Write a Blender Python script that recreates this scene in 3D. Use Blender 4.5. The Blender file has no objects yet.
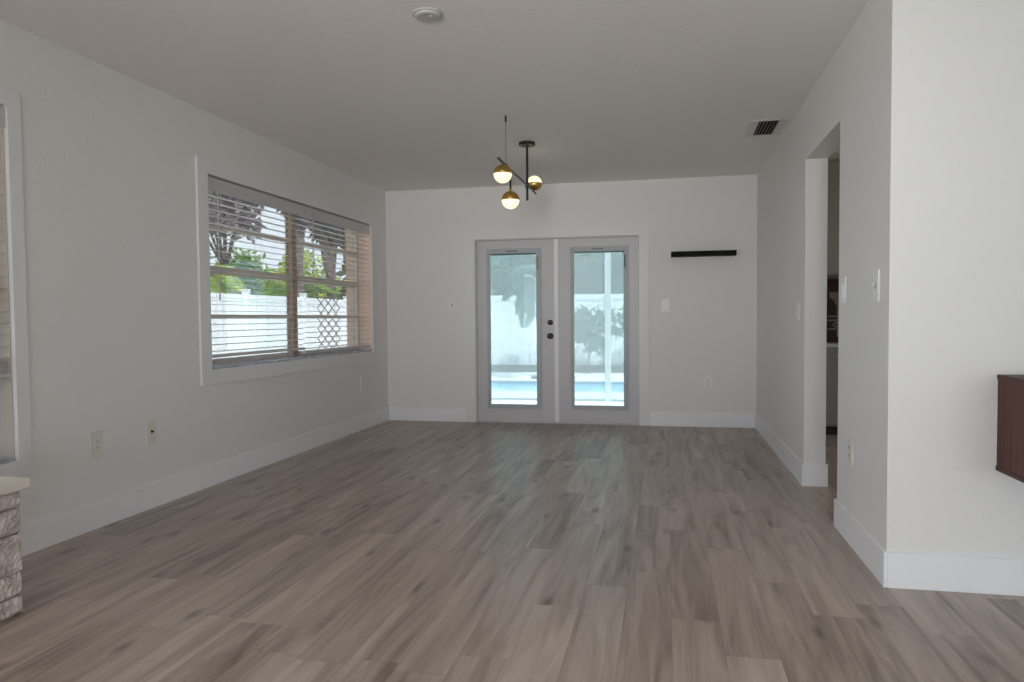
import bpy, bmesh, math, random
from mathutils import Vector, Matrix
random.seed(7)
SC = bpy.context.scene
COL = SC.collection
PI = math.pi

# ------------------------------------------------------------------ camera
S = 1.17
XL, XR, D, H = -2.7038*S, .7946*S, 6.895*S, 2.2591*S      # left wall, right wall, back wall, ceiling
f_px, cy_px, yaw, pitch, roll = 736.463, 346.239, -.2062, -.0375, -.0081
fwd = Vector((math.sin(yaw)*math.cos(pitch), math.cos(yaw)*math.cos(pitch), math.sin(pitch)))
rt0 = Vector((math.cos(yaw), -math.sin(yaw), 0)); up0 = rt0.cross(fwd)
rt = math.cos(roll)*rt0 + math.sin(roll)*up0
up = -math.sin(roll)*rt0 + math.cos(roll)*up0
cam = bpy.data.cameras.new('camera'); cam_o = bpy.data.objects.new('camera', cam); COL.objects.link(cam_o)
cam.sensor_fit = 'HORIZONTAL'; cam.sensor_width = 36; cam.lens = f_px*36/1024
cam.shift_y = (cy_px-341)/1024; cam.clip_start = .02; cam.clip_end = 400
M4 = Matrix((rt, up, -fwd)).transposed().to_4x4(); M4.translation = Vector((0, 0, S))
cam_o.matrix_world = M4
SC.camera = cam_o

# ------------------------------------------------------------------ view, world, sun, added fill lamps
vs = SC.view_settings
SC.display_settings.display_device = 'sRGB'
vs.view_transform = 'Standard'; vs.look = 'None'; vs.exposure = 0.06; vs.gamma = 1.0; vs.use_curve_mapping = False
SC.cycles.use_denoising = True
SC.cycles.max_bounces = 14; SC.cycles.diffuse_bounces = 7; SC.cycles.glossy_bounces = 4
SC.cycles.transparent_max_bounces = 40; SC.cycles.transmission_bounces = 8
SC.cycles.sample_clamp_indirect = 6.0
SC.cycles.caustics_reflective = False; SC.cycles.caustics_refractive = False

w = bpy.data.worlds.new('sky'); SC.world = w; w.use_nodes = True
nt = w.node_tree; nt.nodes.clear()
wo = nt.nodes.new('ShaderNodeOutputWorld'); bg = nt.nodes.new('ShaderNodeBackground')
sky = nt.nodes.new('ShaderNodeTexSky'); sky.sky_type = 'HOSEK_WILKIE'
SUN_DIR = Vector((.45, -.55, .95)).normalized()          # towards the sun: behind the camera, to the right
sky.sun_direction = SUN_DIR; sky.turbidity = 4.0; sky.ground_albedo = .4
mixw = nt.nodes.new('ShaderNodeMixRGB'); mixw.inputs[0].default_value = .85
mixw.inputs[2].default_value = (.86, .93, 1.0, 1)
nt.links.new(sky.outputs[0], mixw.inputs[1]); nt.links.new(mixw.outputs[0], bg.inputs[0])
bg.inputs[1].default_value = 2.0; nt.links.new(bg.outputs[0], wo.inputs[0])

def lamp(name, kind, loc, energy, color, **kw):
    l = bpy.data.lights.new(name, kind); l.energy = energy; l.color = color
    for k, v in kw.items(): setattr(l, k, v)
    o = bpy.data.objects.new(name, l); COL.objects.link(o); o.location = loc
    return o
sun = lamp('sun', 'SUN', (8, -10, 14), 5.0, (1, .95, .87), angle=.02)
sun.rotation_euler = (-SUN_DIR).to_track_quat('-Z', 'Y').to_euler()
# unseen area lamp standing in for daylight, in an added opening behind the camera
dl = lamp('rear_fill', 'AREA', (1.9, -3.3, .75), 85, (.80, .90, 1.0), shape='RECTANGLE', size=5.2, size_y=1.6)
dl.rotation_euler = (PI/2+1.0, 0, 0)           # tipped up to brighten the ceiling

# unseen fill lamp at an added left wall hole, behind the camera
dl2 = lamp('left_wall_fill', 'AREA', (XL-.35, -1.5, 1.1), 122, (.88, .93, 1.0), shape='RECTANGLE', size=2.3, size_y=1.6)
dl2.rotation_euler = (PI/2+.30, 0, -PI/2-.25)

dl3 = lamp('end_wall_fill', 'AREA', (-.1, -3.1, 1.5), 11, (1.0, .98, .98), shape='RECTANGLE', size=1.2, size_y=1.5, spread=.75)  # added narrow beam without a real source, lifts end wall and far ceiling
dl3.rotation_euler = (PI/2+.10, 0, .12)

# ------------------------------------------------------------------ materials
def mat(name, color=(.8, .8, .8), rough=.5, metal=0, bump=None, var=None, spec=.5, coat=0):
    m = bpy.data.materials.new(name); m.use_nodes = True
    n = m.node_tree.nodes; l = m.node_tree.links; b = n['Principled BSDF']
    b.inputs['Base Color'].default_value = (*color, 1); b.inputs['Roughness'].default_value = rough
    b.inputs['Metallic'].default_value = metal; b.inputs['Specular IOR Level'].default_value = spec
    b.inputs['Coat Weight'].default_value = coat
    tc = n.new('ShaderNodeTexCoord')
    if bump:
        scale, strength, dist = bump
        nz = n.new('ShaderNodeTexNoise'); nz.inputs['Scale'].default_value = scale; nz.inputs['Detail'].default_value = 4
        bp = n.new('ShaderNodeBump'); bp.inputs['Strength'].default_value = strength; bp.inputs['Distance'].default_value = dist
        l.new(tc.outputs['Object'], nz.inputs['Vector']); l.new(nz.outputs['Fac'], bp.inputs['Height']); l.new(bp.outputs[0], b.inputs['Normal'])
    if var:
        scale, amt = var
        nz = n.new('ShaderNodeTexNoise'); nz.inputs['Scale'].default_value = scale; nz.inputs['Detail'].default_value = 5
        rp = n.new('ShaderNodeValToRGB')
        rp.color_ramp.elements[0].position = .3; rp.color_ramp.elements[1].position = .7
        rp.color_ramp.elements[0].color = (*[c*(1-amt) for c in color], 1)
        rp.color_ramp.elements[1].color = (*[min(1, c*(1+amt)) for c in color], 1)
        l.new(tc.outputs['Object'], nz.inputs['Vector']); l.new(nz.outputs['Fac'], rp.inputs[0]); l.new(rp.outputs[0], b.inputs['Base Color'])
    return m

def glass_mat(name, tint, refl=1.0):
    m = bpy.data.materials.new(name); m.use_nodes = True
    n = m.node_tree.nodes; l = m.node_tree.links; n.clear()
    o = n.new('ShaderNodeOutputMaterial'); t = n.new('ShaderNodeBsdfTransparent'); g = n.new('ShaderNodeBsdfGlossy')
    t.inputs[0].default_value = (*tint, 1); g.inputs['Roughness'].default_value = .01
    fr = n.new('ShaderNodeFresnel'); fr.inputs[0].default_value = 1.5
    mu = n.new('ShaderNodeMath'); mu.operation = 'MULTIPLY'; mu.inputs[1].default_value = refl
    mx = n.new('ShaderNodeMixShader')
    l.new(fr.outputs[0], mu.inputs[0]); l.new(mu.outputs[0], mx.inputs[0]); l.new(t.outputs[0], mx.inputs[1]); l.new(g.outputs[0], mx.inputs[2]); l.new(mx.outputs[0], o.inputs[0])
    return m

def mesh_screen_mat(name, color, cover):
    m = bpy.data.materials.new(name); m.use_nodes = True
    n = m.node_tree.nodes; l = m.node_tree.links; n.clear()
    o = n.new('ShaderNodeOutputMaterial'); t = n.new('ShaderNodeBsdfTransparent'); d = n.new('ShaderNodeBsdfDiffuse')
    d.inputs[0].default_value = (*color, 1); mx = n.new('ShaderNodeMixShader'); mx.inputs[0].default_value = cover
    l.new(t.outputs[0], mx.inputs[1]); l.new(d.outputs[0], mx.inputs[2]); l.new(mx.outputs[0], o.inputs[0])
    return m

def emit_mat(name, color, strength):
    m = bpy.data.materials.new(name); m.use_nodes = True
    b = m.node_tree.nodes['Principled BSDF']
    b.inputs['Base Color'].default_value = (.5, .48, .42, 1); b.inputs['Roughness'].default_value = .35
    b.inputs['Emission Color'].default_value = (*color, 1); b.inputs['Emission Strength'].default_value = strength
    return m

def floor_mat():
    m = bpy.data.materials.new('vinyl_planks'); m.use_nodes = True
    n = m.node_tree.nodes; l = m.node_tree.links; b = n['Principled BSDF']
    tc = n.new('ShaderNodeTexCoord'); sp = n.new('ShaderNodeSeparateXYZ'); l.new(tc.outputs['Object'], sp.inputs[0])
    def math_(op, a, c=None, c2=None):
        q = n.new('ShaderNodeMath'); q.operation = op
        for i, v in enumerate((a, c, c2)):
            if v is None: continue
            if isinstance(v, (int, float)): q.inputs[i].default_value = v
            else: l.new(v, q.inputs[i])
        return q.outputs[0]
    PW, PL = .182, 1.22
    u = math_('DIVIDE', math_('ADD', sp.outputs[0], 20), PW); row = math_('FLOOR', u); fu = math_('FRACT', u)
    wn = n.new('ShaderNodeTexWhiteNoise'); wn.noise_dimensions = '1D'; l.new(row, wn.inputs['W'])
    v = math_('ADD', math_('DIVIDE', math_('ADD', sp.outputs[1], 20), PL), math_('MULTIPLY', wn.outputs['Value'], 7.3))
    idx = math_('FLOOR', v); fv = math_('FRACT', v)
    cb = n.new('ShaderNodeCombineXYZ'); l.new(row, cb.inputs[0]); l.new(idx, cb.inputs[1])
    wn2 = n.new('ShaderNodeTexWhiteNoise'); wn2.noise_dimensions = '2D'; l.new(cb.outputs[0], wn2.inputs['Vector'])
    pid = wn2.outputs['Value']
    # long grain, shifted for every plank
    gv = n.new('ShaderNodeCombineXYZ')
    l.new(math_('MULTIPLY', sp.outputs[0], 12), gv.inputs[0]); l.new(math_('MULTIPLY', sp.outputs[1], 1.05), gv.inputs[1]); l.new(math_('MULTIPLY', pid, 60), gv.inputs[2])
    g1 = n.new('ShaderNodeTexNoise'); g1.inputs['Scale'].default_value = 1; g1.inputs['Detail'].default_value = 6; g1.inputs['Roughness'].default_value = .58; g1.inputs['Distortion'].default_value = .7
    l.new(gv.outputs[0], g1.inputs['Vector'])
    gv2 = n.new('ShaderNodeCombineXYZ')
    l.new(math_('MULTIPLY', sp.outputs[0], 120), gv2.inputs[0]); l.new(math_('MULTIPLY', sp.outputs[1], 2.5), gv2.inputs[1]); l.new(math_('MULTIPLY', pid, 30), gv2.inputs[2])
    g2 = n.new('ShaderNodeTexNoise'); g2.inputs['Scale'].default_value = 1; g2.inputs['Detail'].default_value = 3
    l.new(gv2.outputs[0], g2.inputs['Vector'])
    # knots
    kv = n.new('ShaderNodeCombineXYZ')
    l.new(math_('MULTIPLY', sp.outputs[0], 5.2), kv.inputs[0]); l.new(math_('MULTIPLY', sp.outputs[1], 2.0), kv.inputs[1]); l.new(math_('MULTIPLY', pid, 20), kv.inputs[2])
    vo = n.new('ShaderNodeTexVoronoi'); vo.inputs['Scale'].default_value = 1.0; l.new(kv.outputs[0], vo.inputs['Vector'])
    knot = n.new('ShaderNodeMapRange'); l.new(vo.outputs['Distance'], knot.inputs[0])
    knot.inputs[1].default_value = .03; knot.inputs[2].default_value = .17; knot.inputs[3].default_value = .45; knot.inputs[4].default_value = 1
    tone = n.new('ShaderNodeValToRGB'); cr = tone.color_ramp
    cr.elements[0].position = .30; cr.elements[0].color = FLOOR_DARK
    cr.elements[1].position = .72; cr.elements[1].color = FLOOR_LIGHT
    e = cr.elements.new(.50); e.color = FLOOR_MID
    mixv = math_('ADD', math_('MULTIPLY', g1.outputs['Fac'], .80), math_('ADD', math_('MULTIPLY', g2.outputs['Fac'], .14), math_('MULTIPLY', pid, .10)))
    l.new(mixv, tone.inputs[0])
    seam_u = math_('LESS_THAN', fu, .010); seam_v = math_('LESS_THAN', fv, .0022)
    seam = math_('SUBTRACT', 1, math_('MULTIPLY', math_('MAXIMUM', seam_u, seam_v), .28))
    fac = math_('MULTIPLY', seam, knot.outputs[0])
    mm = n.new('ShaderNodeVectorMath'); mm.operation = 'SCALE'
    l.new(tone.outputs[0], mm.inputs[0]); l.new(fac, mm.inputs['Scale']); l.new(mm.outputs[0], b.inputs['Base Color'])
    b.inputs['Roughness'].default_value = .34; b.inputs['Specular IOR Level'].default_value = .5
    bp = n.new('ShaderNodeBump'); bp.inputs['Strength'].default_value = .12; bp.inputs['Distance'].default_value = .004
    l.new(g1.outputs['Fac'], bp.inputs['Height']); l.new(bp.outputs[0], b.inputs['Normal'])
    return m
FLOOR_DARK = (.175, .128, .102, 1); FLOOR_MID = (.375, .298, .252, 1); FLOOR_LIGHT = (.56, .47, .41, 1)

def wood_mat(name, dark, light, rough=.4, axis=2):
    m = bpy.data.materials.new(name); m.use_nodes = True
    n = m.node_tree.nodes; l = m.node_tree.links; b = n['Principled BSDF']
    tc = n.new('ShaderNodeTexCoord'); mp = n.new('ShaderNodeMapping')
    sc = [28, 28, 28]; sc[axis] = 1.6
    mp.inputs['Scale'].default_value = sc
    nz = n.new('ShaderNodeTexNoise'); nz.inputs['Scale'].default_value = 1; nz.inputs['Detail'].default_value = 5
    rp = n.new('ShaderNodeValToRGB'); rp.color_ramp.elements[0].position = .32; rp.color_ramp.elements[1].position = .7
    rp.color_ramp.elements[0].color = (*dark, 1); rp.color_ramp.elements[1].color = (*light, 1)
    l.new(tc.outputs['Object'], mp.inputs[0]); l.new(mp.outputs[0], nz.inputs['Vector']); l.new(nz.outputs['Fac'], rp.inputs[0]); l.new(rp.outputs[0], b.inputs['Base Color'])
    b.inputs['Roughness'].default_value = rough; b.inputs['Specular IOR Level'].default_value = .25
    return m

def leaf_mat(name, c1, c2, rough=.5, translucent=True):
    m = bpy.data.materials.new(name); m.use_nodes = True
    n = m.node_tree.nodes; l = m.node_tree.links; b = n['Principled BSDF']
    tc = n.new('ShaderNodeTexCoord'); nz = n.new('ShaderNodeTexNoise'); nz.inputs['Scale'].default_value = 2.3; nz.inputs['Detail'].default_value = 6
    rp = n.new('ShaderNodeValToRGB'); rp.color_ramp.elements[0].position = .35; rp.color_ramp.elements[1].position = .65
    rp.color_ramp.elements[0].color = (*c1, 1); rp.color_ramp.elements[1].color = (*c2, 1)
    l.new(tc.outputs['Object'], nz.inputs['Vector']); l.new(nz.outputs['Fac'], rp.inputs[0]); l.new(rp.outputs[0], b.inputs['Base Color'])
    b.inputs['Roughness'].default_value = rough
    if translucent:
        o = n['Material Output']; tr = n.new('ShaderNodeBsdfTranslucent'); mx = n.new('ShaderNodeMixShader'); mx.inputs[0].default_value = .35
        l.new(rp.outputs[0], tr.inputs[0]); l.new(b.outputs[0], mx.inputs[1]); l.new(tr.outputs[0], mx.inputs[2]); l.new(mx.outputs[0], o.inputs[0])
    return m

def water_mat():
    m = mat('pool_water', (.22, .72, .80), .04)
    n = m.node_tree.nodes; l = m.node_tree.links; b = n['Principled BSDF']
    tc = n.new('ShaderNodeTexCoord'); wv = n.new('ShaderNodeTexNoise'); wv.inputs['Scale'].default_value = 3.0; wv.inputs['Detail'].default_value = 3
    bp = n.new('ShaderNodeBump'); bp.inputs['Strength'].default_value = .25; bp.inputs['Distance'].default_value = .05
    l.new(tc.outputs['Object'], wv.inputs['Vector']); l.new(wv.outputs['Fac'], bp.inputs['Height']); l.new(bp.outputs[0], b.inputs['Normal'])
    return m

MW = mat('wall_paint', (.80, .785, .775), .55, bump=(55, .22, .012))
MC = mat('ceiling_paint', (.88, .85, .83), .7, bump=(40, .2, .01))
MT = mat('white_trim_paint', (.86, .865, .89), .36)
MF = floor_mat()
MTW = mat('window_casing_paint', (.79, .79, .795), .45)
MDOOR = mat('door_paint', (.60, .59, .605), .4)
MLITE = mat('door_lite_frame', (.43, .46, .48), .45)
MBLIND = mat('blind_vinyl', (.58, .565, .56), .4)
MSLAT = mat('slat_vinyl', (.74, .70, .67), .38)
MCORD = mat('blind_cord', (.55, .54, .52), .7)
MALU = mat('white_aluminium', (.68, .60, .56), .45)
MMULL = mat('brown_mullion', (.42, .29, .22), .5)
MSILL = mat('grey_marble_sill', (.42, .45, .50), .2, var=(9, .35))
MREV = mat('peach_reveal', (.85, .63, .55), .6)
MPINK = mat('pink_stucco', (.85, .62, .53), .8, bump=(60, .4, .01))
MBLK = mat('black_metal', (.012, .011, .010), .35)
MBLKW = mat('black_shelf_laminate', (.005, .005, .005), .7, spec=.2)
MBRASS = mat('brushed_brass', (.62, .40, .12), .32, metal=1)
MGLOBE = emit_mat('opal_glass_lit', (1.0, .86, .54), 1.15)
MPLATE = mat('ivory_plate', (.74, .70, .64), .35)
MPLATEW = mat('white_plate', (.82, .82, .82), .35)
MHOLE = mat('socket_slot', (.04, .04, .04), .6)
MSTEEL = mat('steel', (.5, .5, .5), .35, metal=1)
MSMOKE = mat('aged_white_plastic', (.50, .485, .465), .6)
MVENT = mat('vent_paint', (.74, .715, .69), .45)
MDARK = mat('duct_dark', (.006, .006, .006), .8)
MSTONE = mat('split_stone', (.60, .53, .49), .9, bump=(70, .9, .015), var=(16, .30))
MLEDGE = mat('ledge_stone', (.76, .70, .64), .4, var=(5, .06))
MWAL = wood_mat('walnut_veneer', (.036, .009, .005), (.125, .036, .020), .45)
MWALE = wood_mat('walnut_edge', (.04, .011, .007), (.09, .028, .018), .45, axis=1)
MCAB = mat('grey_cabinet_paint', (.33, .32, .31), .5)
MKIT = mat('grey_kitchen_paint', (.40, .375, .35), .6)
MCTR = mat('pale_countertop', (.72, .66, .62), .3)
MGLS = glass_mat('window_glass', (.95, .97, .98), .6)
MGLSD = glass_mat('door_glass', (.74, .82, .845), 1.0); MGLSO = glass_mat('outer_door_glass', (.97, .985, .985), .8)
MFEN = mat('white_vinyl_fence', (.86, .87, .90), .4)
MDECK = mat('pool_deck_paint', (.86, .86, .85), .7, bump=(90, .3, .01))
MTILE = mat('pool_tile', (.10, .20, .34), .25, var=(18, .6))
MGRASS = mat('lawn', (.16, .25, .07), .9, var=(6, .4), bump=(120, .8, .03))
MWATER = water_mat()
MSCR = mesh_screen_mat('pool_screen_mesh', (.86, .89, .89), .36)
MPOST = mat('white_cage_aluminium', (.66, .70, .71), .4)
MBARK = mat('bark', (.17, .125, .125), .9, bump=(14, 1, .05), var=(9, .35))
MBARKP = mat('palm_bark', (.26, .21, .18), .9, bump=(14, 1, .05), var=(9, .35))
MLG = leaf_mat('leaf_green', (.10, .24, .035), (.36, .56, .10))
MLD = leaf_mat('leaf_deep_green', (.05, .12, .04), (.16, .30, .10))
MLP = leaf_mat('leaf_burgundy', (.15, .09, .13), (.42, .31, .40))
MLY = leaf_mat('leaf_lime', (.30, .44, .05), (.62, .72, .16))
MLB = leaf_mat('leaf_blue_green', (.05, .14, .11), (.15, .30, .24))
MTREL = mat('black_lattice_wire', (.03, .028, .032), .5)
MROOF = mat('brown_shingle', (.20, .14, .12), .9, var=(20, .3))
MTAN = mat('tan_stucco', (.70, .48, .38), .85)
MMULCH = mat('dark_mulch', (.07, .07, .07), .95, bump=(60, 1, .03))

# ------------------------------------------------------------------ builders
def new_obj(name, bm, m, parent=None, smooth=False, loc=None):
    me = bpy.data.meshes.new(name); bm.normal_update(); bm.to_mesh(me); bm.free()
    for mm in (m if isinstance(m, (list, tuple)) else [m]): me.materials.append(mm)
    o = bpy.data.objects.new(name, me); COL.objects.link(o)
    if smooth:
        for p in me.polygons: p.use_smooth = True
    if parent: o.parent = parent
    if loc is not None: o.location = loc
    return o
def tag(o, label, cat, group=None, kind=None):
    o['label'] = label; o['category'] = cat
    if group: o['group'] = group
    if kind: o['kind'] = kind
    return o
def struct(o, label, cat): return tag(o, label, cat, kind='structure')
def empty(name, loc=(0, 0, 0), rz=0):
    o = bpy.data.objects.new(name, None); COL.objects.link(o); o.location = loc; o.rotation_euler = (0, 0, rz); o.empty_display_size = .1
    return o
def copy_tree(o, parent=None):
    c = o.copy(); COL.objects.link(c)
    if parent: c.parent = parent
    for ch in list(o.children): copy_tree(ch, c)
    return c

def box(bm, x0, x1, y0, y1, z0, z1, bev=0, seg=2, rot=None):
    vs_ = [bm.verts.new((x, y, z)) for x in (x0, x1) for y in (y0, y1) for z in (z0, z1)]
    q = [(0, 1, 3, 2), (4, 6, 7, 5), (0, 4, 5, 1), (2, 3, 7, 6), (0, 2, 6, 4), (1, 5, 7, 3)]
    fs = [bm.faces.new([vs_[i] for i in a]) for a in q]
    if rot: bmesh.ops.transform(bm, matrix=rot, verts=vs_)
    if bev:
        es = list({e for f in fs for e in f.edges})
        bmesh.ops.bevel(bm, geom=es, offset=bev, segments=seg, affect='EDGES', profile=.6)
    return vs_
def bx(*a, **k):
    bm = bmesh.new(); box(bm, *a, **k); return bm
def tube(bm, p0, p1, r0, r1=None, n=16, caps=True):
    p0, p1 = Vector(p0), Vector(p1); r1 = r0 if r1 is None else r1
    d = (p1-p0); q = d.to_track_quat('Z', 'Y')
    A = [bm.verts.new(p0+q @ Vector((r0*math.cos(2*PI*i/n), r0*math.sin(2*PI*i/n), 0))) for i in range(n)]
    B = [bm.verts.new(p1+q @ Vector((r1*math.cos(2*PI*i/n), r1*math.sin(2*PI*i/n), 0))) for i in range(n)]
    for i in range(n): bm.faces.new((A[i], A[(i+1) % n], B[(i+1) % n], B[i]))
    if caps: bm.faces.new(A[::-1]); bm.faces.new(B)
def path_tube(bm, pts, rads, n=10):
    rings = []
    for i, p in enumerate(pts):
        p = Vector(p); t = Vector(pts[min(i+1, len(pts)-1)])-Vector(pts[max(i-1, 0)])
        q = t.to_track_quat('Z', 'Y'); r = rads[i] if isinstance(rads, (list, tuple)) else rads
        rings.append([bm.verts.new(p+q @ Vector((r*math.cos(2*PI*k/n), r*math.sin(2*PI*k/n), 0))) for k in range(n)])
    for a, b in zip(rings, rings[1:]):
        for k in range(n): bm.faces.new((a[k], a[(k+1) % n], b[(k+1) % n], b[k]))
    bm.faces.new(rings[0][::-1]); bm.faces.new(rings[-1])
def lathe(bm, prof, n=32, mtx=None):
    """profile [(r, z)...] spun round z; r=0 ends close the shape"""
    rings = []; allv = []
    for r, z in prof:
        if r < 1e-6: v = [bm.verts.new((0, 0, z))]
        else: v = [bm.verts.new((r*math.cos(2*PI*i/n), r*math.sin(2*PI*i/n), z)) for i in range(n)]
        rings.append(v); allv += v
    for a, b in zip(rings, rings[1:]):
        for i in range(n):
            j = (i+1) % n
            if len(a) == 1 and len(b) == 1: continue
            if len(a) == 1: bm.faces.new((a[0], b[j], b[i]))
            elif len(b) == 1: bm.faces.new((a[i], a[j], b[0]))
            else: bm.faces.new((a[i], a[j], b[j], b[i]))
    if mtx is not None: bmesh.ops.transform(bm, matrix=mtx, verts=allv)
    bmesh.ops.recalc_face_normals(bm, faces=list({f for v in allv for f in v.link_faces}))
def holed_slab(axis, a0, a1, b0, b1, t0, t1, holes):
    """solid wall: 'a' runs along the wall, b up (z); axis = thickness axis; holes = [(a0,a1,b0,b1)]"""
    bm = bmesh.new()
    A = sorted({a0, a1, *[h[i] for h in holes for i in (0, 1)]}); B = sorted({b0, b1, *[h[i] for h in holes for i in (2, 3)]})
    def solid(i, j):
        if i < 0 or j < 0 or i >= len(A)-1 or j >= len(B)-1: return False
        ca, cb_ = (A[i]+A[i+1])/2, (B[j]+B[j+1])/2
        return not any(h[0] < ca < h[1] and h[2] < cb_ < h[3] for h in holes)
    V = {}
    def v(i, j, k):
        key = (i, j, k)
        if key not in V:
            a, b, t = A[i], B[j], (t0, t1)[k]
            V[key] = bm.verts.new((t, a, b) if axis == 0 else (a, t, b) if axis == 1 else (a, b, t))
        return V[key]
    for i in range(len(A)-1):
        for j in range(len(B)-1):
            if not solid(i, j): continue
            for k in (0, 1): bm.faces.new([v(i, j, k), v(i+1, j, k), v(i+1, j+1, k), v(i, j+1, k)])
            for (di, dj, e) in ((-1, 0, ((i, j), (i, j+1))), (1, 0, ((i+1, j), (i+1, j+1))), (0, -1, ((i, j), (i+1, j))), (0, 1, ((i, j+1), (i+1, j+1)))):
                if not solid(i+di, j+dj): bm.faces.new([v(*e[0], 0), v(*e[1], 0), v(*e[1], 1), v(*e[0], 1)])
    bmesh.ops.recalc_face_normals(bm, faces=bm.faces)
    return bm

# ------------------------------------------------------------------ room shell
YN = 3.40                      # wall facing the camera on the right
YJF, YJN = 5.352, 4.337        # doorway in the right wall
TR = .142                      # right wall thickness
YF = -3.0                      # wall behind the camera
XE = 5.0                       # far right of the living room
WT = .20                       # outer wall thickness
W1 = (4.665, 7.602, .826, 2.205)   # main window opening
W0 = (1.10, 3.055, .483, 2.23)     # window by the camera
DO = (-2.108, -.282, 0.0, 2.06)    # french door opening

fl = bmesh.new(); box(fl, XL-WT, XE+WT, YF-WT, D+WT, -.12, 0)
struct(new_obj('floor', fl, MF), 'grey brown wood look vinyl plank floor running towards the glass doors', 'floor')
struct(new_obj('ceiling', bx(XL-WT, XE+WT, YF-WT, D+WT, H, H+.12), MC), 'plain matte off white ceiling above the empty room', 'ceiling')
struct(new_obj('roof', bx(XL-.75, XE+.8, -9, D+.75, H+.13, H+.36), MFEN), 'flat roof with eaves above the house', 'roof')  # long overhang behind the camera is added to block the sun
struct(new_obj('wall_left', holed_slab(0, YF, D, 0, H, XL-WT, XL, [W1, W0, (-2.7, -.3, .04, 2.2)]), MW), 'long white left wall holding the two blind covered windows', 'wall')  # third hole is invented, it lets the left fill lamp in
struct(new_obj('wall_back', holed_slab(1, XL-WT, 4.2, 0, H, D, D+WT, [DO]), MW), 'white end wall around the glass double doors', 'wall')
struct(new_obj('wall_right', holed_slab(0, YN+TR, D, 0, H, XR, XR+TR, [(YJN, YJF, 0, 2.236)]), MW), 'white right wall with the tall plain doorway cut through it', 'wall')
struct(new_obj('wall_facing', holed_slab(1, XR, XE, 0, H, YN, YN+TR, []), MW), 'brighter white wall facing the camera at right behind the walnut cabinet', 'wall')
struct(new_obj('wall_front', holed_slab(1, XL-WT, XE+WT, 0, H, YF-WT, YF, [(-.75, 4.55, 0.05, 2.35)]), MW), 'white wall behind the camera with a wide opening added for fill light', 'wall')  # opening invented so the rear fill lamp can shine in
struct(new_obj('wall_side', holed_slab(0, YF, D+WT, 0, H, XE, XE+WT, [(4.4, 6.4, .9, 2.1)]), MW), 'white wall closing the far right of the house', 'wall')  # unseen hole added for lighting the kitchen
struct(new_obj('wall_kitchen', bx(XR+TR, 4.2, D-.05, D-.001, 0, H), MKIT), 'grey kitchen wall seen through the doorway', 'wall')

BBH, BBT = .155, .014
def baseboard(name, segs, label):
    bm = bmesh.new()
    for (x0, x1, y0, y1) in segs: box(bm, x0, x1, y0, y1, 0.0, BBH, bev=.003)
    struct(new_obj(name, bm, MT), label, 'baseboard')
baseboard('baseboard_left', [(XL, XL+BBT, YF, D)], 'tall white baseboard along the foot of the left wall')
baseboard('baseboard_back', [(XL+BBT, DO[0]-.117, D-BBT, D), (DO[1]+.107, XR-BBT, D-BBT, D)], 'tall white baseboard either side of the glass double doors')
baseboard('baseboard_right', [(XR-BBT, XR, YJF-BBT, D), (XR, XR+TR+BBT, YJF-BBT, YJF)], 'white baseboard on the right wall beyond the doorway, returning into it')
baseboard('baseboard_corner', [(XR-BBT, XR, YN-BBT, YJN+BBT), (XR, XR+TR, YJN, YJN+BBT)], 'white baseboard between the doorway and the near right corner')
baseboard('baseboard_facing', [(XR, XE, YN-BBT, YN)], 'bright white baseboard under the walnut cabinet')

# ------------------------------------------------------------------ french doors
def casing(bm, side, a0, a1, z0, z1, wl, wr, wt, wb, t):
    """flat casing boards round an opening; side 'x' on left wall, 'y' on back wall"""
    def bd(p0, p1, q0, q1):
        if side == 'x': box(bm, XL, XL+t, p0, p1, q0, q1, bev=.002)
        else: box(bm, p0, p1, D-t, D, q0, q1, bev=.002)
    bd(a0-wl, a0, z0-wb, z1+wt); bd(a1, a1+wr, z0-wb, z1+wt); bd(a0, a1, z1, z1+wt)
    if wb: bd(a0, a1, z0-wb, z0)
bm = bmesh.new(); casing(bm, 'y', DO[0], DO[1], 0, DO[3], .117, .107, .125, 0, .018)
struct(new_obj('trim_1', bm, MTW), 'flat white casing around the glass double doors', 'trim')
# jamb and threshold
bm = bmesh.new()
box(bm, DO[0], DO[0]+.012, D, D+WT, 0, DO[3]); box(bm, DO[1]-.012, DO[1], D, D+WT, 0, DO[3]); box(bm, DO[0]+.012, DO[1]-.012, D, D+WT, DO[3]-.012, DO[3])
box(bm, DO[0]+.012, DO[1]-.012, D+.02, D+WT+.04, 0, .012)
struct(new_obj('trim_2', bm, MDOOR), 'grey white jamb and threshold of the double doors', 'trim')

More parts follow.
